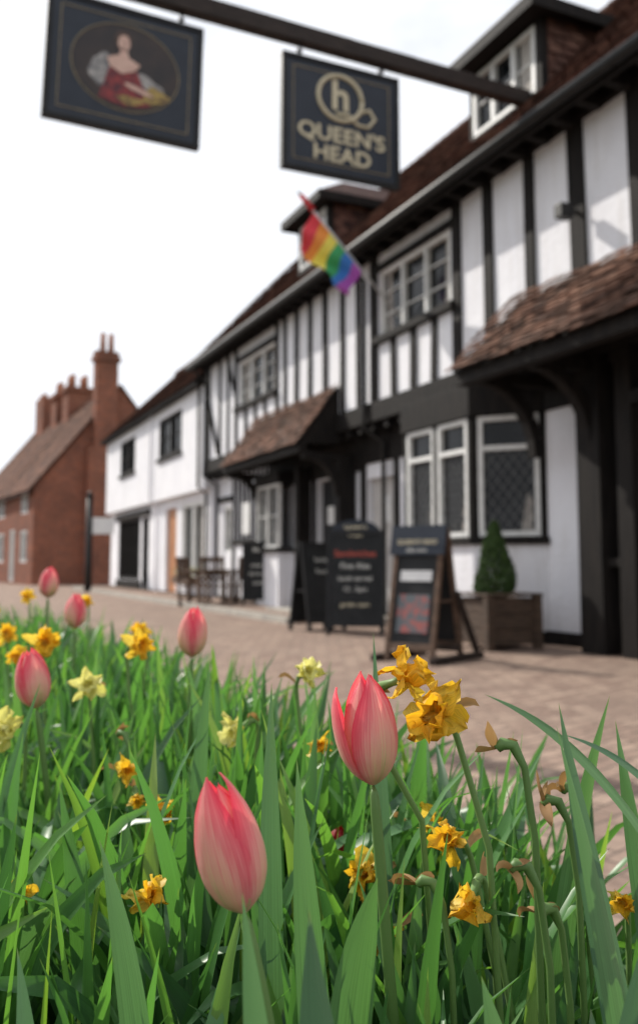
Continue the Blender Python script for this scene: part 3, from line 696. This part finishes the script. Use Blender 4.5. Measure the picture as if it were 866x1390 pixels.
# ================================================================== ground
m=M(); m.poly([(-400,-400,-.012),(400,-400,-.012),(400,400,-.012),(-400,400,-.012)]); m.build('ground',M_ground)
gr=root('street',P0,FANG)
m=M(); m.poly([(-30,-8,-.006),(60,-8,-.006),(60,30,-.006),(-30,30,-.006)]); m.build('road_surface',M_asphalt,gr)
m=M(); m.poly([(-30,-.32,0),(60,-.32,0),(60,5.9,0),(-30,5.9,0)]); m.build('brick_pavement',M_paving,gr)
m=M()
s_=-30
while s_<60: m.box(s_,s_+.9,5.9,6.02,-.02,.02); s_+=.906
s_=5
while s_<24: m.box(s_,s_+.9,.95,1.1,.0,.09); s_+=.906
m.build('kerb',M_stone,gr)
m=M(); m.box(5.0,24,-.3,.949,.0,.086); m.build('raised_pavement',M_paving,gr)

# ================================================================== flower bed
SOIL=.36
bed=root('raised_flower_bed',P0,FANG)
b0,b1,b2,b3=-9.2,-3.35,5.16,8.6
m=M()
for (x0,x1,y0,y1) in ((b0,b1,b2,b2+.10),(b0,b1,b3-.1,b3),(b0,b0+.1,b2+.1,b3-.1),(b1-.1,b1,b2+.1,b3-.1)): m.box(x0,x1,y0,y1,0,SOIL-.03)
m.build('brick_edging',M_brick,bed)
m=M(); nx,ny=90,50; V=[]
for i in range(nx+1):
    for j in range(ny+1):
        x=b0+.1+(b1-b0-.2)*i/nx; y=b2+.1+(b3-b2-.2)*j/ny; V.append(Vector((x,y,SOIL-.02+.04*mnoise.noise(Vector((x*5,y*5,0)))+.012*mnoise.noise(Vector((x*25,y*25,0))))))
m.add(V,[(i*(ny+1)+j,(i+1)*(ny+1)+j,(i+1)*(ny+1)+j+1,i*(ny+1)+j+1) for i in range(nx) for j in range(ny)])
m.build('soil',M_soil,bed,True)

def tcoord(x,y): 
    d=Vector((x,y,0))-P0; return d.dot(D),d.dot(N)
def leafpath(m,pts,width,fold=.35,twist=0,side=None):
    V=[];UV=[];k=len(pts)
    for i,q in enumerate(pts):
        t=i/(k-1); d=(pts[min(i+1,k-1)]-pts[max(i-1,0)]).normalized()
        sd=side if side is not None else Vector((1,0,0))
        sd=(sd-d*sd.dot(d)).normalized()
        nn=d.cross(sd)
        a=twist*t; sv=sd*math.cos(a)+nn*math.sin(a); nv=d.cross(sv)
        w=width*.5*(.70+.45*math.sin(min(1,t*1.25)*math.pi*.75))*max(.02,(1-t**7))*(1 if t<.75 else math.sqrt(max(0.003,1-((t-.75)/.25)**2*.985)))
        V+= [q-sv*w+nv*w*fold,q,q+sv*w+nv*w*fold]; UV+=[(0,t),(.5,t),(1,t)]
    F=[]
    for i in range(k-1):
        F+=[(i*3,i*3+1,i*3+4,i*3+3),(i*3+1,i*3+2,i*3+5,i*3+4)]
    m.add(V,F,UV)
def leaf(m,base,az,length,width,lean,bend,twist,n=8,fold=.35):
    h=Vector((math.cos(az),math.sin(az),0)); pts=[base.copy()]; p=base.copy()
    for i in range(n):
        t=(i+.5)/n; th=lean+bend*t*t*t
        p=p+(h*math.sin(th)+Vector((0,0,math.cos(th))))*(length/n); pts.append(p.copy())
    a=az+math.pi/2+R(-.8,.8)
    leafpath(m,pts,width,fold,twist=twist,side=Vector((math.cos(a),math.sin(a),0)))
def bez(p0,p1,p2,n): return [p0*(1-t)**2+p1*2*t*(1-t)+p2*t*t for t in [i/n for i in range(n+1)]]

Lf=M()
def inview(x,y,mar=.25): return abs(x)<y*.37+mar
tries=0
clumps=[]
while len(clumps)<720 and tries<100000:
    tries+=1
    if random.random()<.36: y=R(.42,1.25); x=R(-.15,.55)
    else: y=.42+3.0*random.random()**1.25; x=R(-1.7,.8)
    if not inview(x,y,.12): continue
    s_,t_=tcoord(x,y)
    if t_<5.29 or s_>-3.5: continue
    if any((x-a)**2+(y-b)**2<.027**2 for a,b in clumps): continue
    clumps.append((x,y))
for (x,y) in clumps:
    hmax=.39 if y>.62 else .27+.12*(y-.42)/.2
    t_=tcoord(x,y)[1]
    if x>.12 and y<.8: hmax*=.85
    if t_<5.42: hmax*=.82
    for k in range(random.choice((4,5,6,7))):
        ln_=hmax*R(.6,1.03)
        bend=random.choice([R(0,.45),R(0,.8),R(.7,2.1)])
        leaf(Lf,Vector((x+R(-.014,.014),y+R(-.014,.014),SOIL-.01)),R(0,6.283),ln_,R(.009,.018),R(.02,.26),bend,R(-1.1,1.1),9)
for i in range(1200):
    s_=R(b0+.15,b1-.15); t_=R(5.4,b3-.15); q=W(s_,t_,SOIL-.01)
    if inview(q.x,q.y,.12) and q.y>0: continue
    if (q.x**2+q.y**2)<.45**2: continue
    leaf(Lf,q,R(0,6.283),R(.2,.36),R(.011,.018),R(0,.3),R(0,1.6),R(-1,1),6)
Lf.build('daffodil_foliage',M_leaf,None,True)
Ug=M()
for i in range(14000):
    y=.45+2.9*random.random()**1.3; x=R(-1.6,.7)
    if not inview(x,y): continue
    s_,t_=tcoord(x,y)
    if t_<5.27 or s_>-3.5: continue
    z=SOIL+R(0,.18)*random.random()
    if x>-.1: z=SOIL+R(0,.12)
    p=Vector((x,y,z)); d=Vector((R(-1,1),R(-1,1),R(0,.9))).normalized(); e=d.cross(Vector((0,0,1))).normalized(); s_=R(.008,.02)
    Ug.add([p,p+d*s_*.6+e*s_*.45,p+d*s_*1.3,p+d*s_*.6-e*s_*.45],[(0,1,2,3)],[(.5,0),(0,.5),(.5,1),(1,.5)])
for i in range(900):
    y=.42+2.9*random.random()**1.3; x=R(-1.6,.6)
    s_,t_=tcoord(x,y)
    if t_<5.28 or s_>-3.5 or not inview(x,y): continue
    leaf(Ug,Vector((x,y,SOIL)),R(0,6.283),R(.08,.22),R(.002,.0045),R(0,.5),R(0,1.5),0,5)
Ug.build('undergrowth',M_small,None,True)

# ---- tulips
def interp(tb,v):
    for i in range(len(tb)-1):
        if v<=tb[i+1][0]:
            f=(v-tb[i][0])/(tb[i+1][0]-tb[i][0]); f=f*f*(3-2*f)*.5+f*.5
            return tb[i][1]+(tb[i+1][1]-tb[i][1])*f
    return tb[-1][1]
RT=[(0,.12),(.06,.48),(.15,.76),(.28,.95),(.42,1.0),(.58,.95),(.72,.82),(.85,.60),(.94,.40),(1,.24)]
AT=[(0,70),(.3,72),(.55,68),(.72,60),(.85,46),(.94,28),(1,4)]
def tulip(name,c,H,Rr,axis,base,rot=0,flare=None,m_p=M_tulip,leaves=2,seed=0):
    random.seed(100+seed)
    ax=Vector(axis).normalized(); c=Vector(c); hb=c-ax*H/2
    wx=Vector((1,0,0)); x=(wx-ax*wx.dot(ax)).normalized(); y=ax.cross(x)
    m=M()
    nu,nv=10,16
    for lay in (0,1):
        for k in range(3):
            ph=rad(rot+120*k+60*lay); V=[];UV=[]; hs=R(.93,1.02)*(1 if lay==1 else .96); ro=R(-.07,.07)
            fl=0
            if flare and flare[0]==lay and flare[1]==k: fl=flare[2]; hs=.93
            for j in range(nv+1):
                v=j/nv; r0=interp(RT,v)*Rr; aw=rad(interp(AT,v)*(1-.35*fl))
                for i in range(nu+1):
                    u=-1+2*i/nu; a=ph+u*aw
                    r=r0*((1.0 if lay==1 else .90)-.05*abs(u)**2+.03*(1-abs(u))**3)
                    r+=Rr*.035*math.sin(5*v+3*u+k+lay)*v + Rr*.12*max(0,abs(u)-.7)*v*(1 if lay else .4)
                    r+=fl*Rr*(v**1.7)
                    a+=ro*v
                    zz=H*v*hs - fl*H*.10*v*v - H*.012*abs(u)**2*(v>.5)
                    V.append(hb+x*(r*math.cos(a))+y*(r*math.sin(a))+ax*zz); UV.append(((u+1)/2,v))
            m.add(V,[(j*(nu+1)+i,j*(nu+1)+i+1,(j+1)*(nu+1)+i+1,(j+1)*(nu+1)+i) for j in range(nv) for i in range(nu)],UV)
    m.cur=1
    b=Vector(base); st=bez(b,hb-ax*.16,hb+ax*.002,10); m.tube(st,[.0042-.0008*i/10 for i in range(11)],8)
    m.cur=2
    for k in range(leaves):
        az=R(0,6.283); leaf(m,b+Vector((0,0,.0)),az,R(.2,.3),R(.028,.042),R(.1,.3),R(.2,1.1),R(-.6,.6),12,.5)
    ob=m.build(name,[m_p,M_stem,M_leaf2],None,True)
    ob.modifiers.new('sub','SUBSURF').render_levels=1; ob.modifiers['sub'].levels=1
tulip('tulip',(.0285,.52,.757),.0655,.0168,(-.08,.0,1),(.062,.58,SOIL),rot=-4,flare=(1,1,.75),seed=1)
tulip('tulip',(-.041,.41,.726),.062,.0156,(-.26,.03,1),(.0,.44,SOIL),rot=-60,seed=2,leaves=1)
tulip('tulip',(-.155,1.1,.767),.062,.0185,(.03,0,1),(-.15,1.12,SOIL),rot=40,seed=3)
tulip('tulip',(-.293,.92,.734),.062,.018,(-.18,0,1),(-.26,.95,SOIL),rot=10,seed=4)
tulip('tulip',(-.4085,1.5,.772),.061,.0185,(.02,0,1),(-.40,1.5,SOIL),rot=70,seed=5)
tulip('tulip',(-.545,1.8,.813),.064,.020,(.05,0,1),(-.55,1.8,SOIL),rot=20,seed=6)
tulip('red_tulip',(.019,.8,.60),.045,.016,(.1,0,1),(.02,.8,SOIL),rot=0,m_p=M_tulipred,seed=7)
tulip('tulip',(-1.5,1.2,.74),.064,.019,(.1,0,1),(-1.5,1.2,SOIL),rot=0,seed=8)

# ---- daffodils
def daffodil(c,d,base,size=1,pale=False,wilt=.5,seed=0):
    random.seed(500+seed)
    size*=.77
    c=Vector(c); d=Vector(d).normalized(); x=d.orthogonal().normalized(); y=d.cross(x); m=M(); base=Vector(base)
    for k in range(6):
        ph=k*math.pi/3+R(-.3,.3); e=x*math.cos(ph)+y*math.sin(ph); f=d.cross(e)
        Ln=.026*size*R(.7,1.1); Wd=.0092*size*R(.65,1.1); V=[];UV=[]; curl=R(-1.6,1.8)*wilt; tw=R(-1,1)*wilt*2
        nu,nv=6,8; p=c.copy(); 
        for j in range(nv+1):
            v=j/nv; th=.15+curl*v; p=p+(e*math.cos(th)+d*math.sin(th))*(Ln/nv) if j else p
            nn=-e*math.sin(th)+d*math.cos(th); w=Wd*math.sin(math.pi*(.12+.85*v))**.7
            ff=f*math.cos(tw*v)+nn*math.sin(tw*v)
            for i in range(nu+1):
                u=-1+2*i/nu; q=p+ff*(u*w)+nn*(.0022*size*(wilt+.3)*math.sin(u*5+v*7+k)+.003*u*u*size)
                q+=Vector((mnoise.noise(q*160),mnoise.noise(q*160+Vector((9,9,9))),mnoise.noise(q*160-Vector((7,3,1)))))*.0045*wilt*size
                V.append(q); UV.append(((u+1)/2,.3+.6*v))
        m.add(V,[(j*(nu+1)+i,j*(nu+1)+i+1,(j+1)*(nu+1)+i+1,(j+1)*(nu+1)+i) for j in range(nv) for i in range(nu)],UV)
    m.cur=1; V=[];UV=[]; n=20
    for j in range(8):
        v=j/7; r=size*(.0055+.004*v+.005*max(0,v-.65)/.35)*(1-.3*wilt*v); 
        for i in range(n):
            a=2*math.pi*i/n; rr=r*(1+.25*v*v*math.sin(a*7+v)+.3*wilt*v*math.sin(2*a+seed)); q=c+d*(size*.020*v*(1+.06*math.sin(a*5)))+x*rr*math.cos(a)+y*rr*math.sin(a)
            q+=Vector((mnoise.noise(q*140),mnoise.noise(q*140+Vector((5,9,2))),mnoise.noise(q*140-Vector((2,3,1)))))*.006*wilt*size
            V.append(q); UV.append((i/n,.3+.6*v))
    m.add(V,[(j*n+i,j*n+(i+1)%n,(j+1)*n+(i+1)%n,(j+1)*n+i) for j in range(7) for i in range(n)],UV)
    m.cur=2
    bk=c-d*.022*size; neck=bk-d*.010+Vector((0,0,-.005))
    m.tube([c-d*.001,c-d*.010*size,bk],[.004*size,.0022,.0032],8); m.tube([bk,bk-d*.007],[.0034,.0024],8)
    st=[bk-d*.006]+bez(neck-d*.003,neck-d*.010,Vector((base.x*.6+neck.x*.4,base.y*.6+neck.y*.4,neck.z-.08)),4)+[base]
    m.tube(st,[.0021]*len(st),7)
    m.cur=3; p=neck-d*.005
    leaf(m,p,R(0,6.28),.022,.006,.9,1.5,1.5,6,.8)
    m.build('daffodil',[M_pale if pale else M_yellow,M_pale if pale else M_orange,M_stem,M_dry],None,True)
dl=[((.052,.55,.780),(.55,-.4,.25),(.09,.6),1.1,0,1.1),((.068,.53,.763),(-.35,-.9,.05),(.12,.56),1.3,0,.95),
((.086,.6,.67),(-.5,-.8,.3),(.13,.62),1.0,0,1.1),((.090,.55,.650),(-.4,-.8,-.3),(.13,.57),.9,0,1.2),((.033,.65,.632),(-.3,-.9,.3),(.05,.68),1.0,0,1.2),
((-.11,.6,.634),(.2,-.9,.4),(-.1,.63),.9,0,1.1),((-.337,1.1,.752),(.3,-.9,.3),(-.34,1.13),1.35,0,.7),((-.222,1.1,.750),(.5,-.7,.1),(-.23,1.13),1.15,0,.7),
((-.081,.9,.686),(-.5,-.8,-.2),(-.07,.93),1.15,1,.8),((-.256,1.,.716),(.2,-.9,.2),(-.25,1.03),1.1,1,.7),((-.31,.9,.686),(-.2,-.9,.0),(-.3,.93),1.1,1,.7),
((-.17,.8,.669),(.3,-.9,.2),(-.17,.83),.8,0,1),((-.16,.8,.645),(.3,-.9,-.3),(-.15,.83),.6,0,1),((-.013,.9,.742),(.3,-.8,.3),(-.01,.93),1.0,1,.9),
((.198,.6,.63),(-.4,-.9,.2),(.21,.63),.7,0,1.1),((0,.8,.69),(.2,-.9,.2),(.0,.83),.7,0,1),
((-.2,.62,.63),(.2,-.9,.4),(-.2,.65),.6,0,1.1),((.09,.75,.64),(.6,-.7,.1),(.12,.78),.8,0,1),
((-.47,1.35,.745),(.3,-.9,.3),(-.47,1.38),1.05,0,.8),((-.62,1.7,.76),(.1,-.9,.2),(-.62,1.73),1.1,0,.7),((-.30,1.5,.74),(-.3,-.9,.3),(-.3,1.53),.95,0,.8),
((-.52,2.0,.765),(.1,-.9,.2),(-.52,2.03),1.1,0,.6),((-.42,1.25,.72),(.1,-.9,.2),(-.42,1.28),1.0,0,.7),((-.72,2.2,.77),(.1,-.9,.2),(-.72,2.23),1.1,0,.5),
((-.55,1.55,.72),(.4,-.9,.2),(-.55,1.6),1.1,1,.6),((.045,.62,.60),(-.4,-.9,.0),(.05,.65),.8,0,1.2),
((-.125,.72,.655),(.4,-.9,.1),(-.12,.75),.8,0,1.1)]
for i,(c,d,b,sz,pl,wl) in enumerate(dl): daffodil(c,d,(b[0],b[1],SOIL),sz,bool(pl),wl,i)

# ---- broad foreground leaves
random.seed(5)
Hl=M()
def hero(b,c,t,w,tw=.4,side=(1,0,0),fold=.35):
    leafpath(Hl,bez(Vector(b),Vector(c),Vector(t),16),w,fold,twist=tw,side=Vector(side))
hero((.035,.36,.44),(.005,.36,.58),(-.004,.37,.712),.021,.3)
hero((-.005,.34,.46),(-.012,.345,.60),(-.030,.36,.722),.013,.5)
hero((.33,.62,.36),(.22,.50,.74),(.095,.52,.775),.016,.6,(0,.5,1))
hero((.36,.70,.40),(.27,.56,.72),(.150,.56,.745),.014,.6,(0,.5,1))
hero((.20,.50,.36),(.16,.48,.60),(.13,.49,.775),.016,.4)
hero((.17,.46,.36),(.16,.44,.60),(.118,.45,.77),.014,.8)
hero((.13,.40,.40),(.11,.40,.56),(.150,.41,.70),.017,.2)
hero((.10,.42,.36),(.10,.42,.58),(.075,.43,.66),.019,.5)
hero((.02,.47,.36),(.0,.47,.6),(-.012,.49,.745),.016,.5)
hero((-.02,.55,.36),(-.03,.55,.6),(-.03,.57,.775),.014,.4)
hero((.0,.50,.36),(.01,.48,.62),(.03,.47,.69),.022,.3)
hero((-.08,.48,.36),(-.08,.48,.6),(-.12,.5,.7),.014,.4)
hero((-.11,.7,.36),(-.10,.7,.6),(-.085,.7,.775),.014,.4)
hero((-.16,.44,.36),(-.12,.44,.55),(-.15,.46,.66),.014,.7)
hero((-.06,.36,.40),(-.05,.36,.5),(-.085,.38,.60),.026,.5)
hero((.15,.62,.36),(.15,.62,.6),(.20,.62,.76),.015,.4)
hero((.24,.6,.36),(.22,.6,.6),(.19,.58,.75),.015,.4)
hero((.05,.64,.36),(.05,.64,.6),(.04,.66,.80),.012,.4)
for i in range(95):
    y=R(.45,1.2); x=R(-.38,.36)*y/.8
    s_,t_=tcoord(x,y)
    if t_<5.30: continue
    a=R(0,6.283); l=R(.22,.34)*(.8 if y<.6 else 1)*(.8 if t_<5.44 else 1)
    leaf(Hl,Vector((x,y,SOIL)),a,l,R(.018,.032),R(0,.3),R(.1,1.2),R(-.7,.7),12,.45)
ho=Hl.build('tulip_foliage',M_leaf2,None,True)
ho.modifiers.new('sub','SUBSURF').render_levels=1
Sp=M()
for (x,y,z) in ((.098,.5,.748),(.135,.55,.705),(.16,.6,.70),(.12,.5,.66),(-.05,.6,.66),(.06,.56,.655),(-.2,.9,.68),(.10,.48,.69)):
    for k in range(3): leaf(Sp,Vector((x,y,z)),R(0,6.28),R(.012,.024),R(.004,.007),R(.3,2.),R(-1,2.5),R(-2,2),7,.8)
    q=R(0,6.28) if x<.09 else R(-.6,.6); cx,cy=math.cos(q),math.sin(q)
    Sp.cur=1; Sp.tube([(x,y,z),(x+.003*cx,y+.003*cy,z+.003),(x+.009*cx,y+.009*cy,z+.002),(x+.015*cx,y+.015*cy,z-.010),(x+.02*cx,y+.02*cy,z-.05),(x+.025*cx,y+.03*cy,SOIL)],[.0024,.0036,.0032,.0020,.0020,.0024],7); Sp.cur=0
Sp.build('spent_daffodil_heads',[M_dry,M_stem],None,True)

# ================================================================== light, world, camera
el=rad(38); sh=Vector((-.75,.66,0)).normalized()
tosun=sh*math.cos(el)+Vector((0,0,math.sin(el)))
sd=bpy.data.lights.new('sun','SUN'); sd.energy=5.0; sd.angle=rad(.5); sd.color=(1,.94,.85)
so=bpy.data.objects.new('sun',sd); so.rotation_euler=(-tosun).to_track_quat('-Z','Y').to_euler(); so.location=(0,0,20); scene.collection.objects.link(so)
w=bpy.data.worlds.new('World'); scene.world=w; w.use_nodes=True; n=w.node_tree; bg=n.nodes['Background']
sky=n.nodes.new('ShaderNodeTexSky'); sky.sky_type='NISHITA'; sky.sun_disc=False; sky.sun_elevation=el; sky.sun_rotation=math.atan2(sh.x,sh.y)
sky.dust_density=2.; sky.air_density=1.
tc=n.nodes.new('ShaderNodeTexCoord'); mp=n.nodes.new('ShaderNodeMapping'); mp.inputs['Scale'].default_value=(1,1,2.2); mp.inputs['Location'].default_value=(.3,.1,.4); L(n,tc.outputs['Generated'],mp.inputs[0])
t=noise_node(n,2.1,7,mp.outputs[0],.55)
f=ramp(n,t.outputs['Fac'],[(.32,(.6,.6,.6)),(.48,(1,1,1))])
col=mixc(n,f,sky.outputs[0],(10.6,10.9,11.5))
L(n,col,bg.inputs['Color']); bg.inputs['Strength'].default_value=.1
cd=bpy.data.cameras.new('camera'); co=bpy.data.objects.new('camera',cd); scene.collection.objects.link(co); scene.camera=co
co.location=(0,0,.85); co.rotation_euler=(rad(90)+math.atan(115/1200),0,0)
cd.sensor_fit='VERTICAL'; cd.sensor_height=25.2; cd.sensor_width=25.2; cd.lens=1200/1390*25.2; cd.shift_y=-45/1390
cd.clip_start=.02; cd.clip_end=1500
cd.dof.use_dof=True; cd.dof.focus_distance=.52; cd.dof.aperture_fstop=5.6
scene.view_settings.view_transform='Standard'; scene.view_settings.look='None'; scene.view_settings.exposure=0
